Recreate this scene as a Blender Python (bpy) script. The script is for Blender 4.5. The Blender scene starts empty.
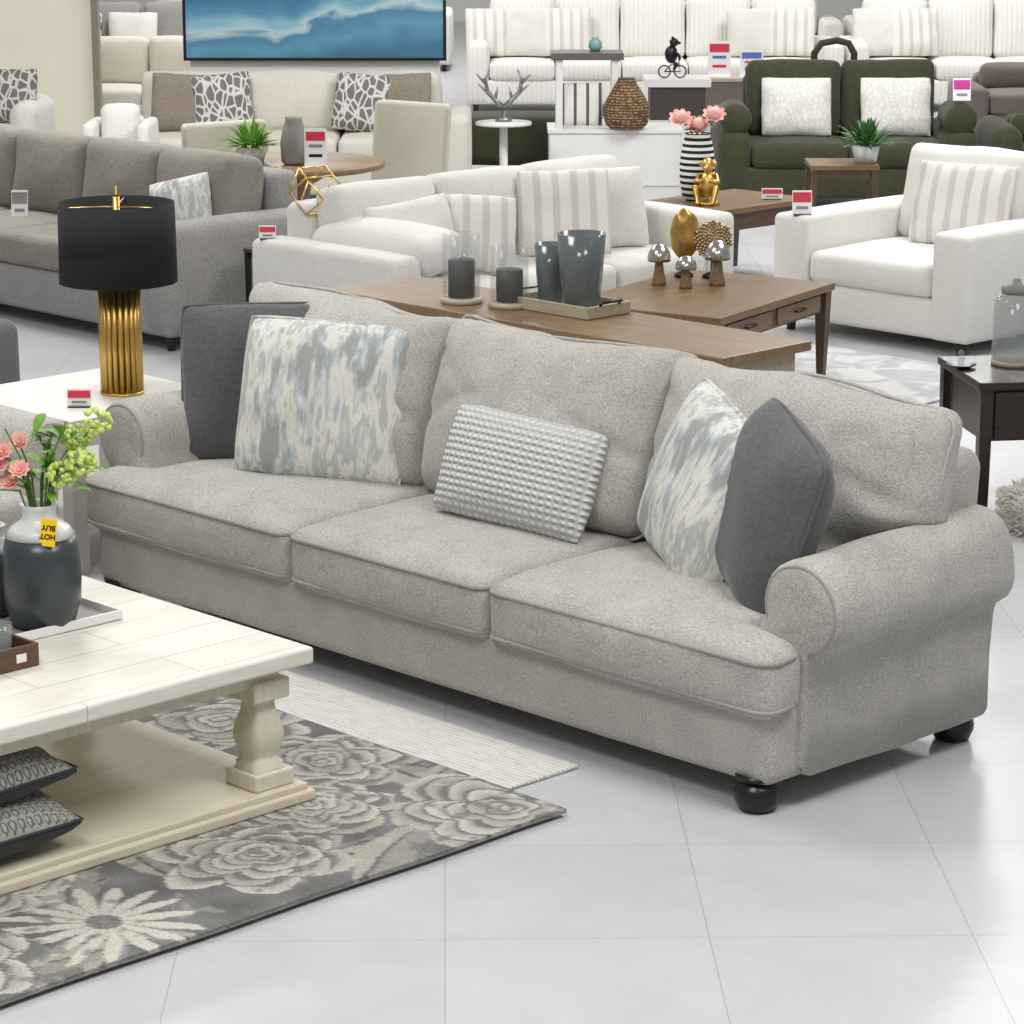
import bpy, math, random
from mathutils import Vector, Euler, Matrix, noise
R=math.radians
random.seed(7)
S=bpy.context.scene
S.view_settings.view_transform='Standard'
def C(r,g,b):
    f=lambda v:((v/255+.055)/1.055)**2.4 if v>10 else v/255/12.92
    return (f(r),f(g),f(b),1)
# ---------------------------------------------------------------- materials
class N:
    def __init__(s,name,rough=.8,metal=0):
        s.m=bpy.data.materials.new(name);s.m.use_nodes=True;s.t=s.m.node_tree
        s.p=s.t.nodes['Principled BSDF'];s.p.inputs['Roughness'].default_value=rough;s.p.inputs['Metallic'].default_value=metal
        s.tc=s.n('ShaderNodeTexCoord');s.v=s.tc.outputs['Object']
    def n(s,ty,**k):
        x=s.t.nodes.new(ty)
        for a,b in k.items():
            if hasattr(x,a) and a not in('Scale',): setattr(x,a,b)
        return x
    def l(s,a,b): s.t.links.new(a,b)
    def map(s,scale=(1,1,1),rot=(0,0,0),loc=(0,0,0),src=None,vt='POINT'):
        x=s.n('ShaderNodeMapping');x.vector_type=vt
        x.inputs['Scale'].default_value=scale;x.inputs['Rotation'].default_value=rot;x.inputs['Location'].default_value=loc
        s.l(src or s.v,x.inputs['Vector']);return x.outputs[0]
    def noise(s,scale,detail=3,src=None,dist=0,rough=.5):
        x=s.n('ShaderNodeTexNoise');x.inputs['Scale'].default_value=scale;x.inputs['Detail'].default_value=detail
        x.inputs['Distortion'].default_value=dist;x.inputs['Roughness'].default_value=rough
        s.l(src or s.v,x.inputs['Vector']);return x
    def vor(s,scale,feature='F1',src=None):
        x=s.n('ShaderNodeTexVoronoi');x.feature=feature;x.inputs['Scale'].default_value=scale
        s.l(src or s.v,x.inputs['Vector']);return x
    def wave(s,scale,dir='X',dist=0,src=None,ds=1,prof='SIN',ty='BANDS'):
        x=s.n('ShaderNodeTexWave');x.wave_type=ty;x.wave_profile=prof
        if ty=='BANDS': x.bands_direction=dir
        x.inputs['Scale'].default_value=scale;x.inputs['Distortion'].default_value=dist;x.inputs['Detail Scale'].default_value=ds
        s.l(src or s.v,x.inputs['Vector']);return x.outputs['Fac']
    def ramp(s,src,stops,interp='LINEAR'):
        x=s.n('ShaderNodeValToRGB');cr=x.color_ramp;cr.interpolation=interp
        while len(cr.elements)<len(stops): cr.elements.new(.5)
        for e,(p,c) in zip(cr.elements,stops): e.position=p;e.color=c
        s.l(src,x.inputs[0]);return x.outputs[0]
    def mix(s,a,b,fac=.5,mode='MIX'):
        x=s.n('ShaderNodeMix');x.data_type='RGBA';x.blend_type=mode
        for i,val in((0,fac),(6,a),(7,b)):
            if hasattr(val,'is_output'): s.l(val,x.inputs[i])
            else: x.inputs[i].default_value=val
        return x.outputs[2]
    def math(s,op,a,b=None):
        x=s.n('ShaderNodeMath');x.operation=op
        for i,val in((0,a),(1,b)):
            if val is None: continue
            if hasattr(val,'is_output'): s.l(val,x.inputs[i])
            else: x.inputs[i].default_value=val
        return x.outputs[0]
    def col(s,c):
        if hasattr(c,'is_output'): s.l(c,s.p.inputs['Base Color'])
        else: s.p.inputs['Base Color'].default_value=c
        return s
    def bump(s,h,st=.3,d=.01):
        x=s.n('ShaderNodeBump');x.inputs['Strength'].default_value=st;x.inputs['Distance'].default_value=d
        s.l(h,x.inputs['Height']);s.l(x.outputs[0],s.p.inputs['Normal']);return s
def k(c,f): return (c[0]*f,c[1]*f,c[2]*f,1)
def fabric(name,c,var=.25,scale=90,blot=6,bst=.35,sheen=.1,crease=0,bw=.25):
    n=N(name,.92);a=n.noise(scale,3,rough=.7,src=n.map((1,1,1.6)));b=n.noise(blot,3)
    f=n.math('ADD',n.math('MULTIPLY',a.outputs[0],1-bw),n.math('MULTIPLY',b.outputs[0],bw))
    n.col(n.ramp(f,[(.38,k(c,1-var)),(.60,k(c,1+var*.8))]))
    if crease:
        w=n.noise(4.5,4,dist=1.0,rough=.55);h=n.math('ADD',n.math('MULTIPLY',a.outputs[0],.12),n.math('MULTIPLY',w.outputs[0],crease));n.bump(h,bst,.04)
    else: n.bump(a.outputs[0],bst,.006)
    n.p.inputs['Sheen Weight'].default_value=sheen;return n.m
def plain(name,c,rough=.5,metal=0,var=.06,scale=15):
    n=N(name,rough,metal);a=n.noise(scale,3);n.col(n.ramp(a.outputs[0],[(.3,k(c,1-var)),(.7,k(c,1+var))]));return n.m
def wood(name,c,axis='X',var=.3,rough=.4,sc=1):
    n=N(name,rough);st={'X':(1.2*sc,14*sc,14*sc),'Y':(14*sc,1.2*sc,14*sc),'Z':(14*sc,14*sc,1.2*sc)}[axis]
    a=n.noise(3,5,src=n.map(st),dist=1.2);n.col(n.ramp(a.outputs[0],[(.3,k(c,1-var)),(.7,k(c,1+var))]));n.bump(a.outputs[0],.08,.004);return n.m
def glass(name,c,rough=.05,alpha=.2):
    n=N(name,rough);n.col(c);n.p.inputs['Alpha'].default_value=alpha;n.p.inputs['Specular IOR Level'].default_value=.8;return n.m
m_sofa=fabric('chenille_light_grey',C(178,175,168),.27,145,9,.5,.1,.8,.18)
m_pipe=fabric('chenille_piping',C(158,155,149),.15,150,9,.4)
m_dark=fabric('velvet_dark_grey',C(91,90,92),.18,60,7,.25,.2)
m_greys=fabric('weave_mid_grey',C(144,142,140),.2,80,4,.3)
m_greys2=fabric('weave_grey_cushion',C(136,131,121),.2,80,4,.4,.1,.6)
m_white=fabric('linen_white',C(214,212,205),.07,80,4,.4,.1,.5)
m_white2=fabric('linen_offwhite',C(221,219,213),.05,80,4,.3,.1,.4)
m_cream=fabric('linen_cream',C(204,199,188),.07,80,4,.3,.1,.4)
m_beige=fabric('linen_beige',C(186,181,168),.08,80,4,.2)
m_green=fabric('velvet_dark_green',C(56,57,36),.2,40,5,.15,.1,.8)
m_brown=fabric('taupe_weave',C(112,102,96),.15,60,5,.2)
m_taupe=fabric('taupe_pillow',C(134,124,112),.15,60,5,.2)
def mk_rib():
    n=N('ribbed_white_upholstery',.9);f=n.wave(7,'X');n.col(n.ramp(f,[(0,C(214,212,206)),(.25,C(224,222,216))]));n.bump(f,.3,.012);return n.m
m_rib=mk_rib()
m_gold=plain('polished_brass',C(216,180,104),.34,1)
m_dgold=plain('antique_gold',C(190,154,88),.38,1,.2)
m_silver=plain('brushed_silver',C(150,150,152),.4,1,.1)
m_black=plain('black_lacquer',C(22,20,22),.3)
m_shade=fabric('black_lampshade_cloth',C(32,32,33),.12,140,4,.2,0)
m_wdark=wood('walnut_dark',C(80,60,42),'X',.25)
m_wtop=wood('walnut_top',C(118,92,62),'X',.25,.35)
m_wmid=wood('oak_brown',C(132,107,78),'X',.22)
m_wlight=wood('oak_light',C(172,162,140),'X',.15)
m_esp=wood('espresso_wood',C(46,32,28),'X',.3,.25)
m_paint=plain('white_painted_wood',C(216,213,204),.45)
m_offw=plain('gloss_white',C(230,229,226),.3,0,.02,4)
m_card=plain('card_white',C(235,235,235),.6,0,.02)
m_red=plain('card_red',C(205,50,70),.6,0,.05)
m_blue=plain('card_blue',C(90,110,190),.6,0,.05)
m_mag=plain('card_magenta',C(190,50,140),.6,0,.05)
m_yel=plain('tag_yellow',C(250,205,20),.5,0,.03)
m_stem=plain('stem_green',C(86,128,48),.6)
m_leaf=plain('leaf_green',C(118,164,66),.55,0,.3,30)
m_leafd=plain('leaf_deep_green',C(66,110,54),.55,0,.3,30)
m_pink=plain('petal_peach_pink',C(244,180,168),.6,0,.12,60)
m_lime=plain('hydrangea_lime',C(204,222,120),.6,0,.2,60)
m_rose=plain('petal_blush',C(228,172,164),.6,0,.12,60)
m_wax=plain('dark_candle_wax',C(14,10,12),.5)
m_glass=glass('clear_glass',(.50,.53,.53,1),.03,.14)
m_glass2=glass('clear_glass_thick',(.42,.46,.45,1),.03,.28)
m_smoke=glass('smoked_glass',C(104,112,114),.15,.84)
m_vase=plain('charcoal_ceramic',C(60,66,70),.3,0,.2,8)
m_vasew=plain('white_ceramic',C(216,218,216),.3)
m_greyc=plain('grey_stoneware',C(136,134,130),.5,0,.2,10)
m_merc=plain('mercury_glass',C(190,188,182),.22,1,.15,50)
def mk_wash():
    n=N('whitewashed_planks',.5)
    b=n.n('ShaderNodeTexBrick');b.offset=.5;n.l(n.map((1,1,1),(0,0,R(90))),b.inputs['Vector'])
    b.inputs['Scale'].default_value=1;b.inputs['Brick Width'].default_value=.75;b.inputs['Row Height'].default_value=.165;b.inputs['Mortar Size'].default_value=.002
    b.inputs['Color1'].default_value=C(230,227,218);b.inputs['Color2'].default_value=C(222,218,207);b.inputs['Mortar'].default_value=C(186,180,166)
    a=n.noise(3,5,src=n.map((18,1.5,18)),dist=1)
    n.col(n.mix(b.outputs[0],n.ramp(a.outputs[0],[(.3,C(214,208,196)),(.7,C(255,255,252))]),.4,'MULTIPLY'));n.bump(a.outputs[0],.1,.004);return n.m
m_wash=mk_wash()
m_washleg=wood('whitewashed_wood',C(214,206,188),'Z',.08,.5)
m_washshelf=wood('whitewashed_shelf',C(210,201,180),'Y',.06,.5)
def mk_abs():
    n=N('abstract_brushed_fabric',.9);a=n.noise(1,5,src=n.map((8.5,8.5,3.2)),rough=.6,dist=.3);b=n.noise(1,4,src=n.map((40,40,7),loc=(3,1,2)),rough=.6)
    f=n.math('ADD',n.math('MULTIPLY',a.outputs[0],.7),n.math('MULTIPLY',b.outputs[0],.3))
    n.col(n.ramp(f,[(0,C(150,150,146)),(.42,C(162,163,160)),(.45,C(178,186,187)),(.485,C(206,208,203)),(.51,C(224,222,212)),(.54,C(212,208,196)),(.565,C(176,182,182)),(.60,C(194,195,189)),(.66,C(226,223,213))]))
    w=n.noise(150,2);n.bump(w.outputs[0],.25,.004);return n.m
m_abs=mk_abs()
def mk_knit():
    n=N('knitted_white_grey',.9)
    x=n.wave(13,'X',.9,ds=3);z=n.wave(15,'Z',.9,ds=3)
    f=n.math('ADD',n.math('MULTIPLY',n.math('MULTIPLY',x,z),.88),n.math('MULTIPLY',z,.12));n.col(n.ramp(f,[(.0,C(184,184,183)),(.22,C(216,216,214)),(.6,C(238,238,236))]));n.bump(f,.8,.017);return n.m
m_knit=mk_knit()
def mk_stripe(name,a,b,sc,dir='X',th=.55,w=.08):
    n=N(name,.9);f=n.wave(sc,dir);n.col(n.ramp(f,[(th-w/2,a),(th+w/2,b)]));z=n.noise(100,2);n.bump(z.outputs[0],.2,.004);return n.m
m_stripe=mk_stripe('grey_striped_linen',C(222,220,213),C(200,197,190),3.4,'X',.68,.2)
m_bw=mk_stripe('black_white_bands',C(28,28,30),C(232,232,230),9,'Z',.5,.04)
m_vstripe=mk_stripe('charcoal_striped_linen',C(222,220,213),C(90,90,92),3.5,'X',.86,.05)
def mk_leafpat(name,a,b,sc):
    n=N(name,.9);v=n.vor(sc,'DISTANCE_TO_EDGE',n.map((1,1,.6)));n.col(n.ramp(v.outputs['Distance'],[(.06,a),(.12,b)]));return n.m
m_lattice=mk_leafpat('lattice_print',C(206,204,198),C(112,110,108),19)
m_puff=mk_leafpat('puckered_white',C(206,205,198),C(220,219,213),30)
def mk_tribal():
    n=N('grey_cream_woven',.9);mp=n.map((1,1,1),(0,R(45),0));x=n.wave(9,'X',.4,src=mp,ds=8);z=n.wave(9,'Z',.4,src=mp,ds=8);a=n.wave(26,'Z',2,ds=6)
    f=n.math('ABSOLUTE',n.math('SUBTRACT',x,z));f=n.math('ADD',n.math('MULTIPLY',f,.8),n.math('MULTIPLY',a,.2))
    n.col(n.ramp(f,[(.25,C(160,159,150)),(.36,C(98,100,99)),(.58,C(102,104,103)),(.7,C(158,157,148))]));n.bump(f,.4,.01);return n.m
m_trib=mk_tribal()
m_under=fabric('charcoal_pillow_back',C(58,60,62),.15,80,5,.2)
def mk_rug():
    n=N('floral_rug_pile',.95);at=n.n('ShaderNodeAttribute');at.attribute_name='pattern'
    z=n.noise(130,2);cc=n.mix(at.outputs['Color'],n.ramp(z.outputs[0],[(.3,C(196,196,196)),(.7,C(255,255,255))]),.6,'MULTIPLY')
    n.col(cc);n.bump(z.outputs[0],.6,.01);return n.m
m_rug=mk_rug()
def mk_rugw():
    n=N('ivory_textured_rug',.95);a=n.wave(18,'Y',3,ds=10);b=n.noise(45,3,src=n.map((.35,1,1)));f=n.math('ADD',n.math('MULTIPLY',a,.3),n.math('MULTIPLY',b.outputs[0],.7))
    n.col(n.ramp(f,[(.25,C(198,196,189)),(.55,C(226,224,218))]));n.bump(f,.7,.014);return n.m
m_rugw=mk_rugw()
def mk_rugf():
    n=N('faded_grey_rug',.95);b=n.noise(5,5,dist=1);n.col(n.ramp(b.outputs[0],[(.42,C(176,176,178)),(.55,C(202,202,201))]));return n.m
m_rugf=mk_rugf()
def mk_floor():
    n=N('porcelain_tile',.27);b=n.n('ShaderNodeTexBrick');b.offset=0
    n.l(n.map((1,1,1),(0,0,R(46.9)),(.355,-1.084,0),vt='TEXTURE'),b.inputs['Vector'])
    b.inputs['Scale'].default_value=1;b.inputs['Brick Width'].default_value=.614;b.inputs['Row Height'].default_value=.614;b.inputs['Mortar Size'].default_value=.0020;b.inputs['Mortar Smooth'].default_value=.3
    b.inputs['Color1'].default_value=C(193,193,195);b.inputs['Color2'].default_value=C(196,196,198);b.inputs['Mortar'].default_value=C(172,172,174)
    a=n.noise(5,6,dist=.3,rough=.65);n.col(n.mix(b.outputs[0],n.ramp(a.outputs[0],[(.35,C(245,245,245)),(.65,C(255,255,255))]),.8,'MULTIPLY'))
    n.p.inputs['Specular IOR Level'].default_value=.2;return n.m
m_floor=mk_floor()
def mk_paint():
    n=N('blue_abstract_canvas',.4);w=n.noise(1.3,4,dist=.8,src=n.map((1,1,2.2)))
    sx=n.n('ShaderNodeSeparateXYZ');n.l(n.v,sx.inputs[0]);f=n.math('ADD',n.math('MULTIPLY',w.outputs[0],.5),n.math('ADD',n.math('MULTIPLY',sx.outputs['Z'],.9),n.math('MULTIPLY',sx.outputs['X'],-.16)))
    f=n.math('ADD',f,.55)
    n.col(n.ramp(f,[(.10,C(68,122,152)),(.25,C(98,158,188)),(.36,C(80,138,172)),(.42,C(190,212,218)),(.47,C(142,190,208)),(.56,C(84,148,182)),(.7,C(54,114,154))]))
    return n.m
m_art=mk_paint()
def mk_basket():
    n=N('woven_rattan',.8);a=n.wave(16,'Z');b=n.vor(30,'DISTANCE_TO_EDGE');f=n.math('MULTIPLY',a,b.outputs['Distance']);n.col(n.ramp(f,[(.02,C(84,62,42)),(.15,C(180,146,106))]));n.bump(f,1,.02);return n.m
m_basket=mk_basket()
m_wall=plain('wall_offwhite',C(228,226,220),.8,0,.02,2)
m_wallc=plain('wall_cream',C(248,241,226),.8,0,.02,2)
# ---------------------------------------------------------------- meshes
def _axis(s,r,n):
    h=s/2;t=[-h,-h+r-r*math.tan(R(22.5)),-h+r];o=list(t)
    for i in range(1,n): o.append(-h+r+(s-2*r)*i/n)
    return o+[-x for x in reversed(t)]
def soft(sx,sy,sz,r=.03,n=(2,2,2),crown=(0,0,0),nz=0,fq=4,seed=0,warp=None):
    s=(sx,sy,sz);r=min(r,min(s)/2*.98);ax=[_axis(s[i],r,n[i]) for i in range(3)];V=[];F=[];K={}
    def vid(p):
        key=(round(p[0],5),round(p[1],5),round(p[2],5))
        if key in K: return K[key]
        c=[max(-s[i]/2+r,min(s[i]/2-r,p[i])) for i in range(3)];d=[p[i]-c[i] for i in range(3)];L=math.sqrt(sum(x*x for x in d))
        q=[c[i]+(d[i]/L*r if L>0 else 0) for i in range(3)];o=list(q)
        for i in range(3):
            if crown[i]:
                w=1
                for j in range(3):
                    if j!=i: w*=max(0,1-(2*q[j]/s[j])**2)**.8
                o[i]+=crown[i]*(q[i]/(s[i]/2))*w
        if nz:
            nv=noise.noise_vector(Vector((q[0]*fq+seed,q[1]*fq,q[2]*fq-seed)));nw=noise.noise_vector(Vector((q[0]*fq*3+seed,q[1]*fq*3,q[2]*fq*3)))
            for i in range(3): o[i]+=nv[i]*nz+nw[i]*nz*.3
        if warp: o=warp(o)
        K[key]=len(V);V.append(tuple(o));return K[key]
    for a in range(3):
        b=(a+1)%3;c=(a+2)%3
        for sg in(-1,1):
            for i in range(len(ax[b])-1):
                for j in range(len(ax[c])-1):
                    q=[]
                    for(ii,jj) in((i,j),(i+1,j),(i+1,j+1),(i,j+1)):
                        p=[0,0,0];p[a]=sg*s[a]/2;p[b]=ax[b][ii];p[c]=ax[c][jj];q.append(vid(p))
                    if sg<0:q.reverse()
                    if len(set(q))>2:F.append(q)
    return V,F
def tube(path,rad,closed=False,seg=8,cap=True):
    V=[];F=[];n=len(path);P=[Vector(p) for p in path];rr=rad if isinstance(rad,(list,tuple)) else [rad]*n;up=None
    for i in range(n):
        a=P[i-1] if (i>0 or closed) else P[i];b=P[(i+1)%n] if (i<n-1 or closed) else P[i];t=(b-a)
        t=t.normalized() if t.length>1e-9 else Vector((0,0,1))
        if up is None: up=Vector((0,0,1)) if abs(t.z)<.9 else Vector((1,0,0))
        s=t.cross(up)
        if s.length<1e-4: s=t.cross(Vector((0,1,.1)))
        s.normalize();u=s.cross(t).normalized();up=u
        for j in range(seg):
            A=2*math.pi*j/seg;V.append(tuple(P[i]+(s*math.cos(A)+u*math.sin(A))*rr[i]))
    for i in range(n if closed else n-1):
        for j in range(seg):
            a=i*seg+j;b=i*seg+(j+1)%seg;c=((i+1)%n)*seg+(j+1)%seg;d=((i+1)%n)*seg+j;F.append([a,b,c,d][::-1])
    if not closed and cap:
        F.append(list(range(seg)));F.append(list(range((n-1)*seg,n*seg))[::-1])
    return V,F
def lathe(prof,seg=24,sq=None):
    V=[];F=[];n=len(prof)
    for(r,z) in prof:
        for j in range(seg):
            A=2*math.pi*j/seg;rr=r/(abs(math.cos(A))**sq+abs(math.sin(A))**sq)**(1/sq) if sq else r
            V.append((rr*math.cos(A),rr*math.sin(A),z))
    for i in range(n-1):
        for j in range(seg):
            F.append([i*seg+j,i*seg+(j+1)%seg,(i+1)*seg+(j+1)%seg,(i+1)*seg+j])
    if prof[0][0]>1e-6:F.append(list(range(seg))[::-1])
    if prof[-1][0]>1e-6:F.append(list(range((n-1)*seg,n*seg)))
    return V,F
def ball(rx,ry=None,rz=None,seg=14,ring=9):
    ry=ry or rx;rz=rz or rx;V,F=lathe([(max(1e-5,math.sin(math.pi*i/ring)),-math.cos(math.pi*i/ring)) for i in range(ring+1)],seg)
    return [(x*rx,y*ry,z*rz) for x,y,z in V],F
def extr(prof,y0,y1,ins=.015,cen=None,taper=None):
    n=len(prof);cx=cen[0] if cen else sum(p[0] for p in prof)/n;cz=cen[1] if cen else sum(p[1] for p in prof)/n
    V=[];F=[]
    rings=[(y0-.012,1-50*ins),(y0-.011,1-30*ins),(y0-.007,1-14*ins),(y0-.002,1-7*ins),(y0+.006,1-3*ins),(y0+.016,1-1.1*ins),(y0+.034,1)]
    m=10
    for i in range(1,m): rings.append((y0+.034+(y1-y0-.054)*i/m,1))
    rings+=[(y1-.02,1),(y1-.006,1-1.5*ins),(y1,1-3*ins)]
    for y,s in rings:
        for x,z in prof:
            p=[cx+(x-cx)*s,y,cz+(z-cz)*s]
            V.append(tuple(taper(p) if taper else p))
    for i in range(len(rings)-1):
        for j in range(n): F.append([i*n+j,i*n+(j+1)%n,(i+1)*n+(j+1)%n,(i+1)*n+j])
    F.append(list(range(n))[::-1]);F.append(list(range((len(rings)-1)*n,len(rings)*n)));return V,F
def pil(w,h,t,n=18,seed=0,nz=.006,pipe=0,sag=.05,rnd=.055):
    V=[];F=[];g=n+1
    def ol(u,v):
        k_=1-rnd*(u*u*v*v)**1.5
        return w/2*u*(1-sag*(1-v*v))*k_,h/2*v*(1-sag*(1-u*u))*k_
    for side in(-1,1):
        for i in range(g):
            for j in range(g):
                u=math.sin((i/n-.5)*math.pi);v=math.sin((j/n-.5)*math.pi)
                x,z=ol(u,v)
                th=t/2*(max(0,(1-abs(u)**3)*(1-abs(v)**3)))**.5
                nv=noise.noise_vector(Vector((x*7+seed,z*7,side*3+seed)))*nz*2+noise.noise_vector(Vector((x*18+seed,z*18,side)))*nz*.6
                e=0 if (i in(0,n) or j in(0,n)) else 1
                V.append((x+nv.x*e,side*(th)+nv.y*e*1.3,z+h/2+nv.z*e))
    for s in(0,1):
        o=s*g*g
        for i in range(n):
            for j in range(n):
                q=[o+i*g+j,o+(i+1)*g+j,o+(i+1)*g+j+1,o+i*g+j+1];F.append(q if s==0 else q[::-1])
    if pipe:
        P=[]
        rng=[math.sin((i/n-.5)*math.pi) for i in range(g)]
        for u in rng[:-1]: P.append((u,-1))
        for v in rng[:-1]: P.append((1,v))
        for u in rng[::-1][:-1]: P.append((u,1))
        for v in rng[::-1][:-1]: P.append((-1,v))
        path=[]
        for u,v in P: x,z=ol(u,v);path.append((x,0,z+h/2))
        tv,tf=tube(path,pipe,True,6);b=len(V);V+=tv;F+=[[x+b for x in f] for f in tf]
    return V,F
class MB:
    def __init__(s):s.V=[];s.F=[];s.M=[];s.S=[]
    def add(s,vf,loc=(0,0,0),rot=(0,0,0),sc=(1,1,1),mi=0,sm=True):
        m=Matrix.LocRotScale(Vector(loc),Euler(rot),Vector(sc));b=len(s.V)
        s.V+=[tuple(m@Vector(v)) for v in vf[0]];s.F+=[[i+b for i in f] for f in vf[1]];s.M+=[mi]*len(vf[1]);s.S+=[sm]*len(vf[1]);return s
    def mesh(s,name,mats):
        me=bpy.data.meshes.new(name);me.from_pydata(s.V,[],s.F)
        for m in (mats if isinstance(mats,(list,tuple)) else [mats]): me.materials.append(m)
        me.polygons.foreach_set('material_index',s.M);me.polygons.foreach_set('use_smooth',s.S)
        import bmesh
        bm=bmesh.new();bm.from_mesh(me);bmesh.ops.remove_doubles(bm,verts=bm.verts,dist=1e-5);bmesh.ops.recalc_face_normals(bm,faces=bm.faces);bm.to_mesh(me);bm.free()
        me.update();return me
def link(o): S.collection.objects.link(o);return o
def meta(o,label,cat,group=None):
    if label:o['label']=label
    if cat:o['category']=cat
    if group:o['group']=group
def thing(name,label,cat,loc,rz=0,group=None):
    o=bpy.data.objects.new(name,None);o.empty_display_size=.1;o.location=loc;o.rotation_euler=(0,0,rz);meta(o,label,cat,group);return link(o)
def part(par,name,vf,mat,loc=(0,0,0),rot=(0,0,0),sm=True,label=None):
    mb=vf if isinstance(vf,MB) else MB().add(vf,sm=sm)
    o=bpy.data.objects.new(name,mb.mesh(name,mat));o.location=loc;o.rotation_euler=rot
    if par:o.parent=par
    if label:o['label']=label
    return link(o)
def solo(name,vf,mat,label,cat,loc,rot=(0,0,0),group=None,sm=True):
    o=part(None,name,vf,mat,loc,rot,sm);meta(o,label,cat,group);return o
def hb(x,y,z,r=.004): return soft(x,y,z,r,(1,1,1))
# showroom aisle grid (the floor tiles follow it): r across, f along the aisle
def A(r,f): return (4.428+.6997*r-.7145*f,-5.26+.7145*r+.6997*f)
CR=R(45.6)
# ---------------------------------------------------------------- camera, light
cd=bpy.data.cameras.new('camera');cam=link(bpy.data.objects.new('camera',cd));S.camera=cam
cam.location=(4.428,-5.26,2.5);cam.rotation_euler=(R(90-13.7),0,R(45.6));cd.lens=98.44;cd.sensor_width=36;cd.clip_end=200
w=bpy.data.worlds.new('world');S.world=w;w.use_nodes=True;bg=w.node_tree.nodes['Background'];bg.inputs[0].default_value=(.98,.985,1,1);bg.inputs[1].default_value=.34
def area(x,y,z,sx,sy,p,col=(1,.99,.97)):
    l=bpy.data.lights.new('ceiling_light','AREA');l.shape='RECTANGLE';l.size=sx;l.size_y=sy;l.energy=p;l.color=col
    o=link(bpy.data.objects.new('ceiling_light',l));o.location=(x,y,z)
for(r,f) in((-1.5,4),(2.0,5.2),(-2.5,9.5),(3.2,12.5),(-3,16),(2.5,17),(-2,24),(4,24),(0,30)):
    x,y=A(r,f);area(x,y,4.6,1.7,1.7,132 if f<13 else 208)
# ---------------------------------------------------------------- room
fl=solo('floor',soft(70,70,.1,.001,(1,1,1)),m_floor,None,None,(-12,10,-.05),sm=False);fl['kind']='structure'
def wall(name,r,f,wd,h,mat,z0=0,t=.12):
    x,y=A(r,f);o=solo(name,hb(wd,t,h,.003),mat,None,None,(x,y,z0+h/2),(0,0,CR),sm=False);o['kind']='structure'
wall('wall_back',0,38,30,4.5,m_wall)
wall('wall_partition',-4.78,21.6,3.2,3.2,m_wallc)
wall('trim_1',-3.16,21.52,.05,3.2,plain('trim_grey',C(140,132,118),.5))
wall('wall_display',-1.46,21.0,1.85,2.3,m_wall)
# ---------------------------------------------------------------- main sofa
def armroll(sgn,xc,zc,r,y0,y1,xin,xout,zb,flare=0,tin=0):
    pr=[]
    for i in range(19):
        a=R(200-i*(250/18));pr.append((xc+r*math.cos(a),zc+r*math.sin(a)))
    pr.append((xout+.012,zc-r*.98));pr.append((xout+.006,zc-r*1.25));pr.append((xout,(zc-r+zb)/2));pr.append((xout,zb));pr.append((xin,zb));pr.append((xin,zc-r*.5))
    pr=[(sgn*x,z) for x,z in pr]
    def tp(p):
        t=(p[1]-y0)/(y1-y0)
        if p[2]>zc-r:
            u=min(1,(p[2]-zc+r)/(r));p[2]+=flare*t*u;p[0]-=sgn*tin*t*u*(1 if sgn*p[0]>xc else .3)
        n=noise.noise_vector(Vector((p[0]*5,p[1]*5,p[2]*5)))*.012;return [p[0]+n.x*(1 if p[2]>zc-r else .2),p[1],p[2]+n.z*.8]
    mb=MB().add(extr(pr,y0,y1,.012,(sgn*xc,zc),tp))
    def rg(f_,r2,y,cl):
        return [tuple(tp([sgn*(xc+r2*math.cos(R(a))),y,zc+r2*math.sin(R(a))])) for a in f_]
    ring=rg(range(215,-60,-12),r*.88,y0-.001,0)
    ring+=[(sgn*(xout-.006),y0+.006,zc-r*1.05),(sgn*(xout-.008),y0+.006,zb+.02)]
    mb.add(tube(ring,.0058,False,6),mi=1)
    # small gathered pleats on the scroll front
    for a in range(0,360,30):
        mb.add(tube([tuple(tp([sgn*(xc+q*r*math.cos(R(a))),y0-.0105+.006*q,zc+q*r*math.sin(R(a))])) for q in(.22,.42,.62)],[.0012,.0026,.0010],False,5))
    return mb
def rrect(sx,sy,z,r,warp=None,k=8):
    P=[];hx=sx/2;hy=sy/2
    for cx,cy,a0 in((hx-r,hy-r,0),(-hx+r,hy-r,90),(-hx+r,-hy+r,180),(hx-r,-hy+r,270)):
        for i in range(5):
            a=R(a0+i*22.5);P.append((cx+r*math.cos(a),cy+r*math.sin(a)))
        nx,ny={0:(-hx+r,hy),90:(-hx,-hy+r),180:(hx-r,-hy),270:(hx,hy-r)}[a0];x0,y0=P[-1]
        for i in range(1,14): P.append((x0+(nx-x0)*i/14,y0+(ny-y0)*i/14))
    path=[(x,y,z) for x,y in P]
    return [tuple(warp(list(p))) for p in path] if warp else path
def foot_bun(r,h):
    return lathe([(r*.55,0),(r*.8,h*.06),(r*.98,h*.3),(r,h*.48),(r*.9,h*.7),(r*.62,h*.8),(r*.6,h*.84),(r*.95,h*.9),(r*.98,h)],20)
L=2.95
ms=thing('sofa','light grey chenille three-seat sofa with rolled arms and bun feet','sofa',(-1.475,0,0))
part(ms,'base',soft(L-.04,.98,.235,.045,(10,5,2),nz=.003,fq=3),m_sofa,(0,.51,.195))
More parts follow.
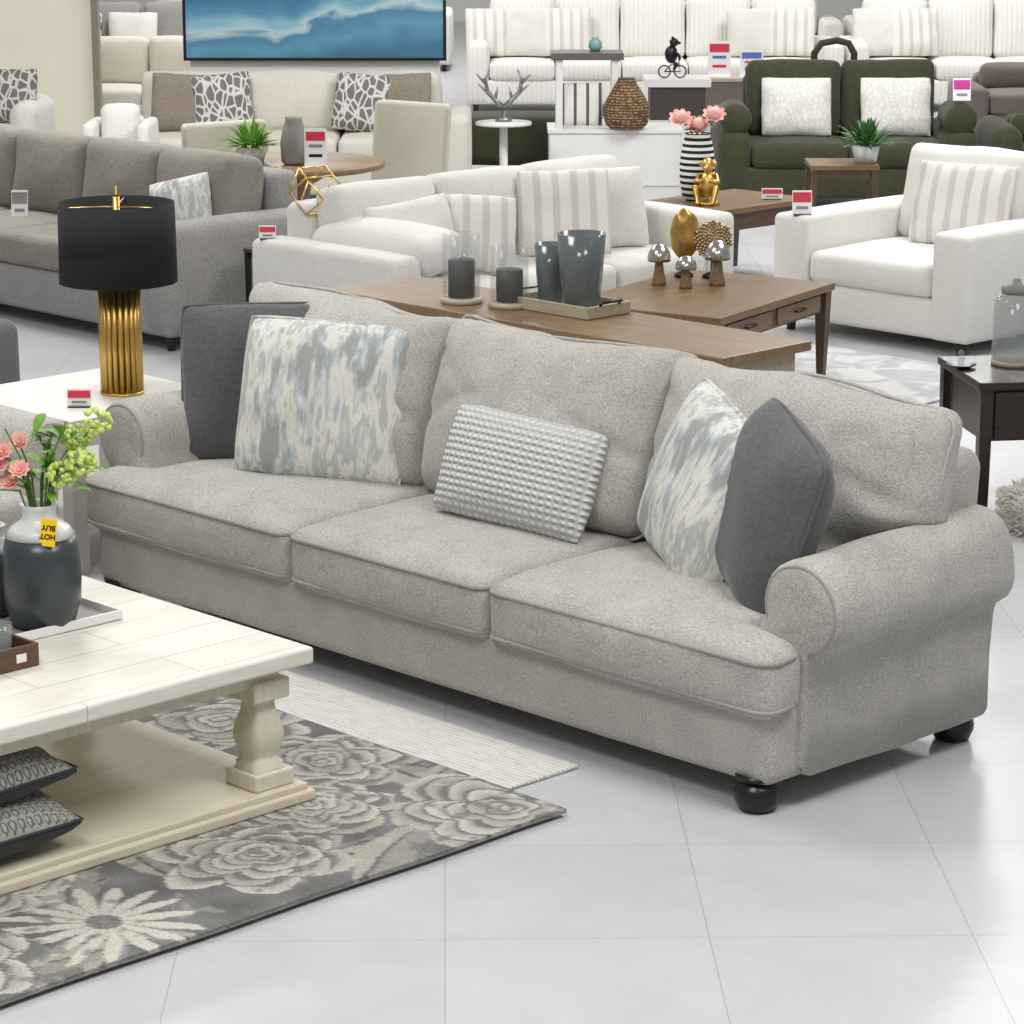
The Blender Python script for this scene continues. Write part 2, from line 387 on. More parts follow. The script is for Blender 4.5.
def seatc(i):
    cx=(-.925,0,.925)[i];tab=(-1,0,1)[i];wd=(.99,.86,.99)[i]
    if tab:
        cx=tab*(.435+.45);wd=.90
    D=.80
    def warp(o):
        x,y,z=o
        if tab:
            f=1-min(1,max(0,(y+D/2-.125)/.03)) if y+D/2>.125 else 1
            x+=tab*.145*f*max(0,tab*x/(wd/2))
        z+=-.012*max(0,1-(y+D/2)/.16)
        z-=.008*math.exp(-((x/.28)**2+((y-.1)/.25)**2))*(1 if z>0 else 0)
        return [x,y,z]
    mb=MB().add(soft(wd,D,.18,.042,(16,18,3),(0,.016,.038),.006,3.5,i*5+1,warp))
    for z in(.066,-.064): mb.add(tube(rrect(wd+.0,D+.006,z,.05,warp),.0072,True,6),mi=1)
    part(ms,'seat_cushion',mb,[m_sofa,m_pipe],(cx,-.012+D/2,.371))
for i in range(3): seatc(i)
for sg in(-1,1):
    part(ms,'armrest',armroll(sg,1.452,.54,.130,.145,.95,1.31,1.470,.085,.012,.045),[m_sofa,m_pipe])
part(ms,'backrest',soft(2.76,.18,.74,.06,(8,3,4),(0,.01,.01)),m_sofa,(0,.92,.46),(R(-5),0,0))
for i,cx in enumerate((-.95,0,.95)):
    tab=(-1,0,1)[i]
    def warp(o,tab=tab,i=i):
        x,y,z=o;x0=x;u=min(1,abs(x0)/.475)
        if tab and z<-.05: x-=tab*.12*max(0,tab*x/.47)*min(1,(-z-.05)/.08)
        if tab and z>-.05: x+=tab*.03*max(0,tab*x0/.47)**3
        z+=.012*(1-u**2)*max(-.3,z/.28)
        cor=(u**5)*(min(1,abs(z)/.28)**5)
        if z>0: x*=1+.06*cor;z+=.035*cor
        y*=1-.35*(u**6)
        z-=(.012*math.sin(x0*8+i*2)+.012*u)*max(0,z/.28)
        if y<0:  # soft creases near the corners and a sag line
            y+=.018*math.exp(-((z-.10+.35*abs(x0)-.02*i)/.025)**2)*(u**.7)
            y+=.012*math.exp(-((z+.02-.5*abs(x0+.05))/.02)**2)*u
            y-=.024*math.exp(-((z+.10)/.16)**2)*(1-u*u)
        return [x,y+.04*max(0,z),z]
    mb=MB().add(soft(.960,.25,.55,.075,(26,4,22),(0,.075,0),.020,3.4,i*7+3,warp))
    q=rrect(.960,.55,0,.075)
    mb.add(tube([tuple(warp([p[0],-.03,p[1]])) for p in q],.0055,True,6),mi=0)
    part(ms,'back_cushion',mb,[m_sofa,m_pipe],(cx,.70,.72),(R(-14),R((1.5,0,1)[i]),0))
for x in(-1.38,1.38):
    for y in(.07,.91):
        part(ms,'foot',foot_bun(.062,.10),m_black,(x,y,-.0))
def pillow(label,mat,loc,w,h,t,tilt,roll,yaw,seed=0,pipe=0,group='throw pillows on the grey sofa',name='throw_pillow',nz=.006,sag=.05,rnd=.055):
    return solo(name,pil(w,h,t,18,seed,nz,pipe,sag,rnd),mat,label,'pillow',loc,(R(tilt),R(roll),R(yaw)),group)
pillow('dark grey velvet square pillow leaning on the sofa arm',m_dark,(-2.60,.50,.46),.60,.535,.15,-10,-2,38,1,.006,sag=.03)
pillow('blue-grey and cream brushed abstract pillow beside the dark pillow',m_abs,(-2.26,.41,.465),.59,.525,.18,-15,2,28,2,.006,sag=.03)
pillow('white and grey knobbly knitted lumbar pillow',m_knit,(-1.36,.37,.483),.57,.345,.17,-22,3,8,3,nz=.003,sag=.03)
pillow('blue-grey and cream abstract pillow leaning on a dark pillow',m_abs,(-.735,.43,.46),.52,.51,.20,-17,15,-24,4,.006,sag=.03)
pillow('dark grey velvet pillow against the rolled arm',m_dark,(-.42,.36,.46),.50,.52,.21,-14,13,-31,5,.006,sag=.01,rnd=.09)
# ---------------------------------------------------------------- generic sofa
def sofa(name,label,cat,loc,rz,W,D,n,m,aw=.2,ah=.62,bh=.85,sz=.45,arm='box',fm=None,group=None,m2=None,z0=.07,br=.05,lean=-10,bt=.2,bch=None,nb=None,fh=None,bnz=.012):
    t=thing(name,label,cat,(loc[0],loc[1],0),rz,group);m2=m2 or m;ct=.16
    part(t,'base',soft(W-.03,D-.02,sz-ct-z0,.03,(4,3,1)),m,(0,D/2,(sz-ct+z0)/2))
    for sg in(-1,1):
        if arm=='roll': part(t,'armrest',armroll(sg,W/2-.02,ah-.12,.12,.1,D,W/2-.15,W/2-.01,z0+.01),[m,m])
        else: part(t,'armrest',soft(aw,D,ah-z0,br,(2,5,3),(.01,.01,.012)),m,(sg*(W/2-aw/2),D/2,(ah+z0)/2))
    iw=W-2*aw if arm!='roll' else W-.3
    part(t,'backrest',soft(iw+(.02 if arm!='box' else 0),.2,bh-.06-z0,.05,(5,2,3),(0,.01,.01)),m,(0,D-.11,(bh-.06+z0)/2))
    for i in range(n):
        cw=iw/n;part(t,'seat_cushion',soft(cw-.008,D-.22,ct,.04,(6,6,2),(0,.01,.02),.004,3,i),m2,(-iw/2+cw*(i+.5),(D-.22)/2,sz-ct/2))
    nb=nb or n;hh=(bch or (bh+.04-sz))
    for i in range(nb):
        cw=iw/nb;part(t,'back_cushion',soft(cw-.012,bt,hh,.055,(7,3,6),(0,.045,.012),bnz,3.5,i*3+loc[0]),m2,(-iw/2+cw*(i+.5),D-.24-bt/2+.0,sz+hh/2-.01),(R(lean),0,0))
    for x in(-W/2+.08,W/2-.08):
        for y in(.07,D-.07): part(t,'foot',lathe([(.022,0),(.03,z0+.015)],10),fm or m_black,(x,y,0))
    return t
sofa('armchair','light grey chenille armchair with rolled arms beside the sofa','chair',(-2.80,-.68),R(90),1.08,.95,1,m_sofa,.16,.66,.85,.45,'roll')
q=A(-2.62,10.7);sofa('armchair','dark grey velvet armchair behind the white end table','chair',q,R(20),.75,.7,1,m_dark,.12,.58,.68,.43,'box',bt=.14)
sofa('sofa','mid grey woven sofa with loose grey-brown back cushions','sofa',(-7.9,3.0),0,3.0,1.05,4,m_greys,.22,.62,.86,.46,'box',m2=m_greys2,bt=.24,br=.07,bnz=.018)
sofa('sofa','white linen sofa with loose cushions facing the walnut coffee table','sofa',(-4.86,4.25),R(90),2.35,1.0,3,m_white,.2,.62,.84,.44,'box',bt=.2,br=.035,bnz=.010)
sofa('armchair','white linen armchair with wide track arms and dark feet','chair',(-4.2,5.66),0,1.24,1.18,1,m_white2,.23,.6,.88,.43,'box',br=.03,bnz=.014)
bx=A(-1.54,19.1);sofa('sofa','beige linen sofa under the blue wall art','sofa',bx,CR,2.5,.95,3,m_cream,.2,.6,.82,.45,'box',bnz=.02)
gx=A(2.27,18.9);gl=sofa('loveseat','dark green velvet loveseat with rounded arms and bolsters','sofa',gx,CR,1.75,.95,2,m_green,.22,.55,.9,.44,'box',br=.1,bch=.52)
for a in(-1,1):
    part(gl,'bolster',MB().add(lathe([(0,-.24),(.06,-.24),(.10,-.22),(.11,-.15),(.11,.15),(.10,.22),(.06,.24),(0,.24)],20),(0,0,0),(R(90),0,0)),m_green,(a*.76,.25,.60))
    for zx in(-.16,.16):
        for zz in(.62,.80): part(gl,'tuft_button',ball(.018,.010,.018,8,5),m_green,(a*.33+zx,.50-.0+(zz-.6)*.18,zz))
part(gl,'handle',tube([(-.16,.86,.86),(-.16,.86,.98),(-.11,.86,1.05),(0,.86,1.07),(.08,.86,1.05),(.12,.86,.98),(.12,.86,.86)],.024,False,8),m_green)
gx=A(3.9,18.9);gl=sofa('loveseat','dark green velvet low loveseat with rounded arms','sofa',gx,CR,1.3,.9,1,m_green,.2,.55,.62,.4,'box',br=.09,bch=.2)
for i,(r,f) in enumerate(((-2.35,30),(1.3,25.6),(4.75,25.6))):
    q=A(r,f);sofa('sofa','long white ribbed sofa with channel-tufted cushions','sofa',q,CR,3.42,1,5,m_rib,.2,.62,.95,.45,'box',group='long white sofas along the back')
for i,(r,f) in enumerate(((1.6,28.6),(5.2,28.6))):
    q=A(r,f);sofa('sofa','white sofa with loose cushions in the rear row','sofa',q,CR,3.5,1,4,m_white,.2,.62,.95,.45,'box',group='long white sofas along the back')
q=A(4.6,22.4);sofa('sofa','taupe woven sofa with low back cushions','sofa',q,CR,2.0,.95,2,m_brown,.2,.5,.62)
q=A(-3.9,19.8);sofa('armchair','cream curved armchair with patterned pillow','chair',q,CR,1.1,.9,1,m_white,.2,.62,.8,br=.09)
q=A(-2.6,18.4);sofa('armchair','small white upholstered armchair with track arms','chair',q,CR,.44,.55,1,m_white2,.08,.62,.7,br=.03,bt=.1)
q=A(-3.7,25);sofa('sofa','grey upholstered sofa with pillows','sofa',q,CR,2.6,.95,3,m_greys,.2,.6,.95)
q=A(-3.0,22.8);sofa('sofa','cream linen two-cushion sofa beside the cream partition wall','sofa',q,CR,1.6,.95,2,m_cream,.18,.6,.8)
def pl(label,mat,x,y,z,w,h,yaw,seed,tilt=-16,t=.14,roll=0,group=None):
    return pillow(label,mat,(x,y,z),w,h,t,tilt,roll,yaw,seed,0,group)
pl('pale blue-grey pillow on the grey sofa',m_abs,-6.80,3.42,.47,.36,.34,25,11,roll=-14)
g='throw pillows on the white sofa'
pl('white pillow on the white sofa',m_white2,-5.18,3.56,.45,.42,.38,60,12,group=g,roll=-10)
pl('striped pillow leaning by another white pillow',m_stripe,-5.13,3.84,.45,.42,.38,55,13,group=g,roll=4)
pl('cream and grey striped pillow on the white sofa',m_stripe,-5.18,4.52,.45,.48,.44,54,14,group=g)
pl('plain white pillow on the white sofa',m_white,-5.22,4.88,.45,.44,.42,66,15,group=g)
solo('bolster_cushion',soft(.78,.26,.17,.06,(12,4,3),(0,.02,.03),.012,5),m_white2,'white loose cushion lying along the sofa arm','pillow',(-5.22,3.37,.62),(R(12),0,R(4)))
pl('cream and grey striped pillow on the white armchair',m_stripe,-4.08,6.22,.44,.56,.44,12,16)
for i,(dx,s) in enumerate(((-.32,0),(.36,1))):
    q=A(2.27+dx,19.25);pl('white puckered pillow on the green loveseat',m_puff,q[0],q[1],.45,.5,.42,45.6,17+i,group='white puckered pillows')
for i,(r,mt,lb) in enumerate(((-2.3,m_taupe,'taupe pillow on the beige sofa'),(-1.98,m_lattice,'grey and white lattice print pillow'),(-1.06,m_lattice,'grey and white lattice print pillow'),(-.75,m_taupe,'taupe pillow on the beige sofa'))):
    q=A(r,19.45);pl(lb,mt,q[0],q[1],.46,.42,.42,45.6+(8 if i<2 else -8),30+i,roll=(4,-5,5,-4)[i],group='pillows on the beige sofa')
q=A(-3.6,20.1);pl('grey and white lattice print pillow on the cream armchair',m_lattice,q[0],q[1],.46,.42,.4,40,40)
for i,r in enumerate((-.2,.12,.5,2.2,2.55,3.35,3.7,5.3)):
    q=A(r,25.95);pl('striped pillow on the long white sofa' if i%2==0 else 'white pillow on the long white sofa',(m_stripe,m_white)[i%2],q[0],q[1],.47,.46,.46,45.6+(6,-5,3)[i%3],50+i,group='pillows on the long white sofas')
for i,r in enumerate((-4.3,-3.9,-3.4)):
    q=A(r,25.35);pl('patterned pillow on the distant grey sofa' if i%2 else 'white pillow on the distant grey sofa',(m_white,m_lattice)[i%2],q[0],q[1],.47,.46,.46,45.6,60+i,group='pillows on the distant grey sofa')
# ---------------------------------------------------------------- rugs
def rose_rug(sx,sy,st=.0078):
    rnd=random.Random(4);roses=[(1.24,.02,.25,[.3]*8,1)];tries=0
    while len(roses)<60 and tries<9000:
        tries+=1;x=rnd.uniform(-sx/2,sx/2);y=rnd.uniform(-sy/2,sy/2);rr=rnd.uniform(.22,.36)
        if all(math.hypot(x-a,y-b)>(rr+c)*.74 for a,b,c,_,_ in roses): roses.append((x,y,rr,[rnd.uniform(0,6.28) for _ in range(8)],0))
    leaves=[(rnd.uniform(-sx/2,sx/2),rnd.uniform(-sy/2,sy/2),rnd.uniform(0,3.14),rnd.uniform(.12,.24)) for _ in range(130)]
    cre=Vector((208,205,193));tau=Vector((154,151,144));dk=Vector((106,105,103));bgc=Vector((118,117,115));lf=Vector((172,169,157))
    nx=int(sx/st);ny=int(sy/st);V=[];F=[];cols=[]
    cell={}
    for L_ in leaves: 
        for i in range(-1,2):
            for j in range(-1,2): cell.setdefault((int((L_[0]+9)/.25)+i,int((L_[1]+9)/.25)+j),[]).append(L_)
    B=[1,.83,.66,.50,.35,.21,.10];K=[6,6,5,4,3,3,2]
    rc={}
    for r_ in roses:
        for i in range(-2,3):
            for j in range(-2,3): rc.setdefault((int((r_[0]+9)/.22)+i,int((r_[1]+9)/.22)+j),[]).append(r_)
    for i in range(nx+1):
        for j in range(ny+1):
            x=-sx/2+sx*i/nx;y=-sy/2+sy*j/ny
            ex=.003*math.sin(y*9) if i in(0,nx) else 0;ey=.003*math.sin(x*8) if j in(0,ny) else 0
            V.append((x+ex,y+ey,.006))
            nv=noise.noise_vector(Vector((x*4,y*4,1)))*.05+noise.noise_vector(Vector((x*18,y*18,2)))*.007;px=x+nv.x;py=y+nv.y
            best=None;bd=9
            for r_ in rc.get((int((px+9)/.22),int((py+9)/.22)),()):
                d=math.hypot(px-r_[0],py-r_[1])/r_[2]
                if d<bd: bd=d;best=r_
            c=bgc+Vector((1,1,1))*noise.noise(Vector((x*9,y*9,5)))*30
            for L_ in cell.get((int((px+9)/.25),int((py+9)/.25)),()):
                dx=px-L_[0];dy=py-L_[1];a=dx*math.cos(L_[2])+dy*math.sin(L_[2]);b=-dx*math.sin(L_[2])+dy*math.cos(L_[2]);t=a/L_[3]
                if abs(t)<1:
                    w_=.30*L_[3]*(1-t*t)
                    if abs(b)<w_:
                        c=lf.copy() if b>0 else tau.copy()
                        if abs(b)<.005: c=dk.copy()
            if best:
                th=math.atan2(py-best[1],px-best[0])
                if best[4]==0:
                    for l_ in range(6,-1,-1):
                        bl=B[l_]*(.72+.28*abs(math.cos(K[l_]*th/2+best[3][l_]))**.8)
                        if bd<bl:
                            t=min(1,(bl-bd)/.2)
                            c=cre.lerp(tau,max(0,(t-.25)/.75))
                            sh=.5+.5*math.cos(th+best[3][7]+l_*1.9)
                            c=c.lerp(tau,.5*sh)
                            if t<.13 and l_>0: c=dk.lerp(tau,.2)
                            if t>.84: c=c.lerp(dk,.6)
                            break
                else:
                    pl_=abs(math.cos(8*th+.4))
                    if bd<.22: c=tau.lerp(dk,.5*(1+math.sin(bd*110)))
                    elif bd<.38+.62*pl_: c=cre.lerp(tau,max(0,.6-pl_)*1.2)
            n3=noise.noise(Vector((x*22,y*22,9)))+.6*noise.noise(Vector((x*5,y*5,3)))
            if n3>.36: c=c.lerp(bgc,min(.6,(n3-.36)*4))
            elif n3<-.5: c=c.lerp(cre,.3)
            cols.append(c)
    for i in range(nx):
        for j in range(ny):
            a=i*(ny+1)+j;F.append((a,a+ny+1,a+ny+2,a+1))
    b0=len(V);loop=[i*(ny+1) for i in range(nx+1)]+[nx*(ny+1)+j for j in range(1,ny+1)]+[i*(ny+1)+ny for i in range(nx-1,-1,-1)]+[j for j in range(ny-1,0,-1)]
    for v in loop: V.append((V[v][0],V[v][1],-.006));cols.append(tau)
    m=len(loop)
    for i in range(m): F.append((loop[i],b0+i,b0+(i+1)%m,loop[(i+1)%m]))
    F.append([b0+i for i in range(m)][::-1])
    me=bpy.data.meshes.new('floral_rug');me.from_pydata(V,[],F);me.materials.append(m_rug)
    at=me.color_attributes.new('pattern','FLOAT_COLOR','POINT')
    flat=[]
    for c in cols: q=C(max(20,c[0]),max(20,c[1]),max(20,c[2]));flat+=[q[0],q[1],q[2],1]
    at.data.foreach_set('color',flat);me.update();return me
o=link(bpy.data.objects.new('floral_rug',rose_rug(2.9,2.7)));o.location=(-1.85,-1.68,.018);meta(o,'grey and cream rose patterned rug under the white coffee table','rug')
solo('ivory_rug',soft(2.5,1.1,.01,.004,(8,8,1)),m_rugw,'ivory textured rug lying under the floral rug','rug',(-1.9,-.58,.006))
solo('faded_rug',soft(1.9,2.2,.01,.004,(4,4,1)),m_rugf,'pale grey distressed rug under the walnut coffee table','rug',(-4.0,4.35,.006))
# ---------------------------------------------------------------- white coffee table
tx,ty=-1.44,-1.47
ct=thing('coffee_table','whitewashed wooden coffee table with turned legs and lower shelf','table',(tx,ty,0.024))
part(ct,'table_top',MB().add(soft(1.06,1.44,.045,.008,(1,1,1)),sm=False),m_wash,(0,0,.395))
part(ct,'apron',hb(.94,1.30,.05),m_washleg,(0,0,.35),sm=False)
part(ct,'lower_shelf',MB().add(hb(1.06,1.44,.03,.008),(0,0,.015),sm=False).add(hb(1.03,1.41,.02,.006),(0,0,.038),sm=False),m_washshelf)
prof=[(.058,.04),(.048,.05),(.048,.066),(.038,.072),(.038,.084),(.047,.105),(.053,.135),(.049,.165),(.036,.205),(.033,.225),(.045,.237),(.045,.246),(.055,.25),(.055,.26)]
for sx in(-1,1):
    for sy in(-1,1):
        mb=MB().add(hb(.13,.13,.045,.006),(0,0,.0225),sm=False).add(lathe(prof,32,7)).add(hb(.12,.12,.055,.006),(0,0,.265),sm=False)
        part(ct,'leg',mb,m_washleg,(sx*.43,sy*.61,.048))
Z1=.442
def jar(name,label,loc,r,h,mat_i,group=None,rz=0):
    t=thing(name,label,'vase',loc,rz,group)
    part(t,'body',lathe([(r*.62,0),(r*.8,h*.02),(r*.97,h*.2),(r,h*.38),(r*.97,h*.6),(r*.88,h*.74)],32),m_vase)
    part(t,'neck',lathe([(r*.885,h*.74),(r*.74,h*.81),(r*.5,h*.86),(r*.42,h*.90),(r*.42,h*.96),(r*.5,h),(r*.44,h),(r*.34,h*.94),(r*.3,h*.88)],32),m_vasew)
vx,vy=-1.55,-1.145
jar('vase','charcoal ceramic vase with white glazed neck holding flowers',(vx,vy,Z1+.009),.104,.33,0)
jar('vase','small charcoal ceramic vase with white neck',(-1.752,-1.175,Z1+.009),.098,.24,0)
def petal_flower(mb,c,r,mi,nrm=(0,0,1),n=9,seed=0):
    q=Vector((0,0,1)).rotation_difference(Vector(nrm).normalized())
    for layer,(k1,open_) in enumerate(((1,.95),(.8,.6),(.5,.25))):
        for i in range(n-layer*2):
            a=2*math.pi*(i+layer*.4)/(n-layer*2);V=[];F=[]
            for u in range(4):
                for v in range(3):
                    rad=r*k1*(u/3)*(.35+.65*open_);hh=r*k1*(u/3)*(1-open_*.6)*.9;ww=r*.36*k1*math.sin(math.pi*(.15+.75*u/3))*(v-1)
                    p=Vector((rad,ww,hh+abs(v-1)*r*.08));p.rotate(Euler((0,0,a)));p.rotate(q);V.append(tuple(p+Vector(c)))
            for u in range(3):
                for v in range(2): F.append([u*3+v,u*3+v+1,u*3+v+4,u*3+v+3])
            mb.add((V,F),mi=mi)
    mb.add(ball(r*.16,seg=8,ring=5),tuple(Vector(c)+Vector(nrm)*r*.15),mi=mi)
def leaf(mb,base,dirv,Ln,W,mi,droop=.3):
    d=Vector(dirv).normalized();s=d.cross(Vector((0,0,1)));s=s.normalized() if s.length>.01 else Vector((1,0,0));V=[];F=[]
    for u in range(6):
        t=u/5;c=Vector(base)+d*Ln*t-Vector((0,0,1))*droop*Ln*t*t;ww=W*math.sin(math.pi*min(1,t*.95+.03))**.8/2
        V+=[tuple(c-s*ww+Vector((0,0,ww*.3))),tuple(c),tuple(c+s*ww+Vector((0,0,ww*.3)))]
    for u in range(5):
        for v in range(2): F.append([u*3+v,u*3+v+1,u*3+v+4,u*3+v+3])
    mb.add((V,F),mi=mi)
fb=thing('flower_bouquet','pink blossoms, lime hydrangea and green leaves in the charcoal vase','flowers',(vx,vy,Z1+.339))
st=MB();lv=MB();random.seed(3)
dr=Vector((.7,.7145,0));tips=[]
for i,(s,h,d,kind) in enumerate(((-.10,.10,.0,'p'),(-.05,.155,.03,'p'),(-.12,.17,.02,'p'),(-.13,.05,-.05,'p'),(-.035,.10,-.06,'p'),(-.075,.055,.0,'p'),(-.09,.135,.0,'p'),(-.08,.20,0,'s'),(.16,.22,0,'h'),(.10,.17,.03,'h'),(.12,.12,-.04,'h'),(.07,.085,-.03,'h'),(.04,.19,.02,'l'),(.08,.22,0,'l'),(.02,.13,.03,'l'))):
    p=dr*s+Vector((-.7145,.7,0))*d+Vector((0,0,h));tips.append((p,kind))
    st.add(tube([(0,0,-.12),tuple(p*.35+Vector((0,0,.02))),tuple(p)],.0028,False,5))
part(fb,'stems',st,m_stem)
for i,(p,kd) in enumerate(tips):
    if kd=='p':
        mb=MB();petal_flower(mb,tuple(p),.029,0,(.5,-.5,.7),9,i);part(fb,'blossom',mb,m_pink)
    elif kd=='h':
        mb=MB()
        for j in range(46):
            a=random.uniform(0,6.28);b=random.uniform(-1,1);rr=.038;c=p+Vector((rr*math.cos(a)*math.sqrt(1-b*b),rr*math.sin(a)*math.sqrt(1-b*b),rr*b*.8));mb.add(ball(.009,.009,.006,6,4),tuple(c),(a,b,0))
        part(fb,'hydrangea_head',mb,m_lime)
for i in range(44):
    s=random.uniform(-.03,.15);h=random.uniform(.03,.22);b=dr*s*.8+Vector((0,0,h*.85));leaf(lv,tuple(b),(random.uniform(-1,1),random.uniform(-1,1),random.uniform(.0,.8)),random.uniform(.05,.09),random.uniform(.025,.042),0,.3)
part(fb,'leaves',lv,m_leaf)
def text_mesh(s,size):
    c=bpy.data.curves.new('t','FONT');c.body=s;c.size=size;c.align_x='CENTER';c.align_y='CENTER';c.extrude=.0004;c.offset=.0006
    o=bpy.data.objects.new('t',c);link(o);bpy.context.view_layer.update();me=bpy.data.meshes.new_from_object(o.evaluated_get(bpy.context.evaluated_depsgraph_get()));bpy.data.objects.remove(o);return me
tg=thing('sale_tag','yellow tag with black lettering hanging upside down on the vase neck','tag',(vx+.086,vy-.034,Z1+.28),R(40))
tg.rotation_euler=(R(-10),R(6),R(40))
part(tg,'card',hb(.042,.002,.072,.0008),m_yel,sm=False,label='yellow card')
for i,s in enumerate(('HOT','BUY')):
    me=text_mesh(s,.0195);me.materials.append(m_black);o=link(bpy.data.objects.new('lettering',me));o.parent=tg;o.location=(0,-.0016,-.010+.023*i);o.rotation_euler=(R(90),R(180),0);o['label']='black '+s+' lettering'
tr=thing('serving_tray','white rectangular tray under the two vases','tray',(-1.69,-1.13,Z1),R(0))
part(tr,'tray_base',hb(.44,.36,.008,.003),m_greyc,(0,0,.004),sm=False)
for x,y,a,b in((.22,0,.008,.36),(-.22,0,.008,.36),(0,.18,.44,.008),(0,-.18,.44,.008)): part(tr,'rim',hb(a,b,.025,.002),m_offw,(x,y,.014),sm=False)
wx,wy=-1.355,-1.53
wb=thing('wooden_box','brown wooden caddy box holding small glasses','box',(wx,wy,Z1))
mb=MB().add(hb(.16,.34,.008,.002),(0,0,.004),sm=False)
for x,y,a,b in((.08,0,.01,.35),(-.08,0,.01,.35),(0,.17,.16,.01),(0,-.17,.16,.01)): mb.add(hb(a,b,.06,.003),(x,y,.03),sm=False)
part(wb,'body',mb,wood('walnut_box',C(92,66,48),'Y',.25));part(wb,'label_card',hb(.002,.03,.022,.0005),m_card,(.0862,.12,.03),sm=False)
for i,yy in enumerate((.12,.045,-.03)):
    solo('drinking_glass',lathe([(.024,0),(.028,.095),(.0265,.095),(.023,.006),(.0,.006)],20),m_glass2,'small clear drinking glass in the wooden box','glass',(wx,wy+yy,Z1+.009),group='glasses in the wooden box')
for i in range(2):
    mb=MB();vf=pil(.52,.52,.15,18,60+i,.006,.004);nf=len(vf[1]);half=18*18
    mb.add(vf);mb.M=[0]*half+[1]*(nf-half)
    solo('throw_pillow',mb,[m_trib,m_under],'grey and cream woven pillow stacked on the lower shelf','pillow',(-1.17,-1.99,.15+.12*i),(R(-90),R(0),R(1+4*i)),'woven pillows on the lower shelf')
# ---------------------------------------------------------------- end table & lamp
def legtable(name,label,loc,rz,sx,sy,h,mt,ml,tt=.03,lw=.05,apron=.08,shelf=False,drawer=False,taper=.6,cat='table',splay=0):
    t=thing(name,label,cat,(loc[0],loc[1],loc[2] if len(loc)>2 else 0),rz)
    part(t,'table_top',hb(sx,sy,tt,.005),mt,(0,0,h-tt/2),sm=False)
    part(t,'apron',hb(sx-.06,sy-.06,apron,.004),ml,(0,0,h-tt-apron/2),sm=False)
    for a in(-1,1):
        for b in(-1,1):
            lh=h-tt;V=[];w2=lw/2
            for z,q,o in((0,w2*taper,splay),(lh,w2,0)): V+=[(x*q+a*o,y*q+b*o,z) for x,y in((-1,-1),(1,-1),(1,1),(-1,1))]
            F=[[3,2,1,0],[4,5,6,7]]+[[i,(i+1)%4,4+(i+1)%4,4+i] for i in range(4)]
            part(t,'leg',(V,F),ml,(a*(sx/2-lw*.7),b*(sy/2-lw*.7),0),sm=False)
    if shelf: part(t,'shelf',hb(sx-.08,sy-.08,.02,.004),ml,(0,0,h*.28),sm=False)
    if drawer:
        for j in range(drawer):
            dw=(sx-.12)/drawer;d=part(t,'drawer',hb(dw-.02,.02,apron-.02,.003),ml,(-(sx-.12)/2+dw*(j+.5),-sy/2+.025,h-tt-apron/2),sm=False)
            kb=part(d,'handle',tube([(-.04,0,0),(-.03,-.02,0),(.03,-.02,0),(.04,0,0)],.005,False,6),m_black,(0,-.01,0))
    return t
legtable('end_table','white painted end table with lower shelf beside the sofa',(-3.62,.52),0,.72,.7,.55,m_paint,m_paint,.035,.06,.07,True,taper=1)
lp=thing('table_lamp','table lamp with black drum shade and fluted brass column','lamp',(-3.54,.6,.55))
mb=MB().add(lathe([(.078,0),(.078,.008),(.066,.010)],28))
for i in range(20):
    a=2*math.pi*i/20;mb.add(tube([(.066*math.cos(a),.066*math.sin(a),.008),(.066*math.cos(a),.066*math.sin(a),.40)],.0103,False,8))
mb.add(lathe([(.060,.01),(.060,.395)],20)).add(lathe([(.077,.395),(.077,.402),(.02,.41),(.012,.43),(.012,.70)],20))
part(lp,'base',mb,m_gold)
part(lp,'lamp_shade',lathe([(.208,.40),(.204,.68),(.200,.68),(.204,.40),(.208,.40)],48),m_shade)
mb=MB()
for i in range(3):
    a=R(120*i+15);mb.add(tube([(0,0,.665),(.2*math.cos(a),.2*math.sin(a),.672)],.003,False,5))
part(lp,'shade_ring',mb,m_gold)
part(lp,'finial',lathe([(.006,.66),(.006,.70),(.014,.705),(.004,.715),(.004,.735),(.0,.738)],12),m_gold)
def pricecard(loc,rz,w=.08,h=.05,mt=None,lab='small printed price card on a clear stand'):
    t=thing('price_card',lab,'sign',loc,rz,'printed price cards');part(t,'stand',hb(w*.9,.04,.004,.001),m_black,(0,0,.002),sm=False)
    T=(R(-12),0,0)
    part(t,'card',MB().add(hb(w,.003,h,.001),(0,0,h/2+.004),sm=False),m_card,(0,0,0),T)
    part(t,'header_band',MB().add(hb(w*.92,.002,h*.42,.0003),(0,-.003,h*.74),sm=False),mt or m_red,(0,0,0),T)
    part(t,'price_band',MB().add(hb(w*.6,.002,h*.12,.0003),(0,-.003,h*.3),sm=False),m_greyc,(0,0,0),T)
pricecard((-3.44,.34,.55),CR,.085,.06)
pricecard((-4.66,5.70,.60),CR,.10,.12,m_red,'white and red price card on the armchair arm')
pricecard((-8.15,3.35,.465),CR,.09,.15,m_greyc,'grey printed price card on the grey sofa')
q=A(3.03,18.98);pricecard((q[0],q[1],.72),CR,.12,.15,m_mag,'white and magenta price card on the green loveseat')
pricecard((-5.78,3.12,.62),CR,.08,.06,m_red)
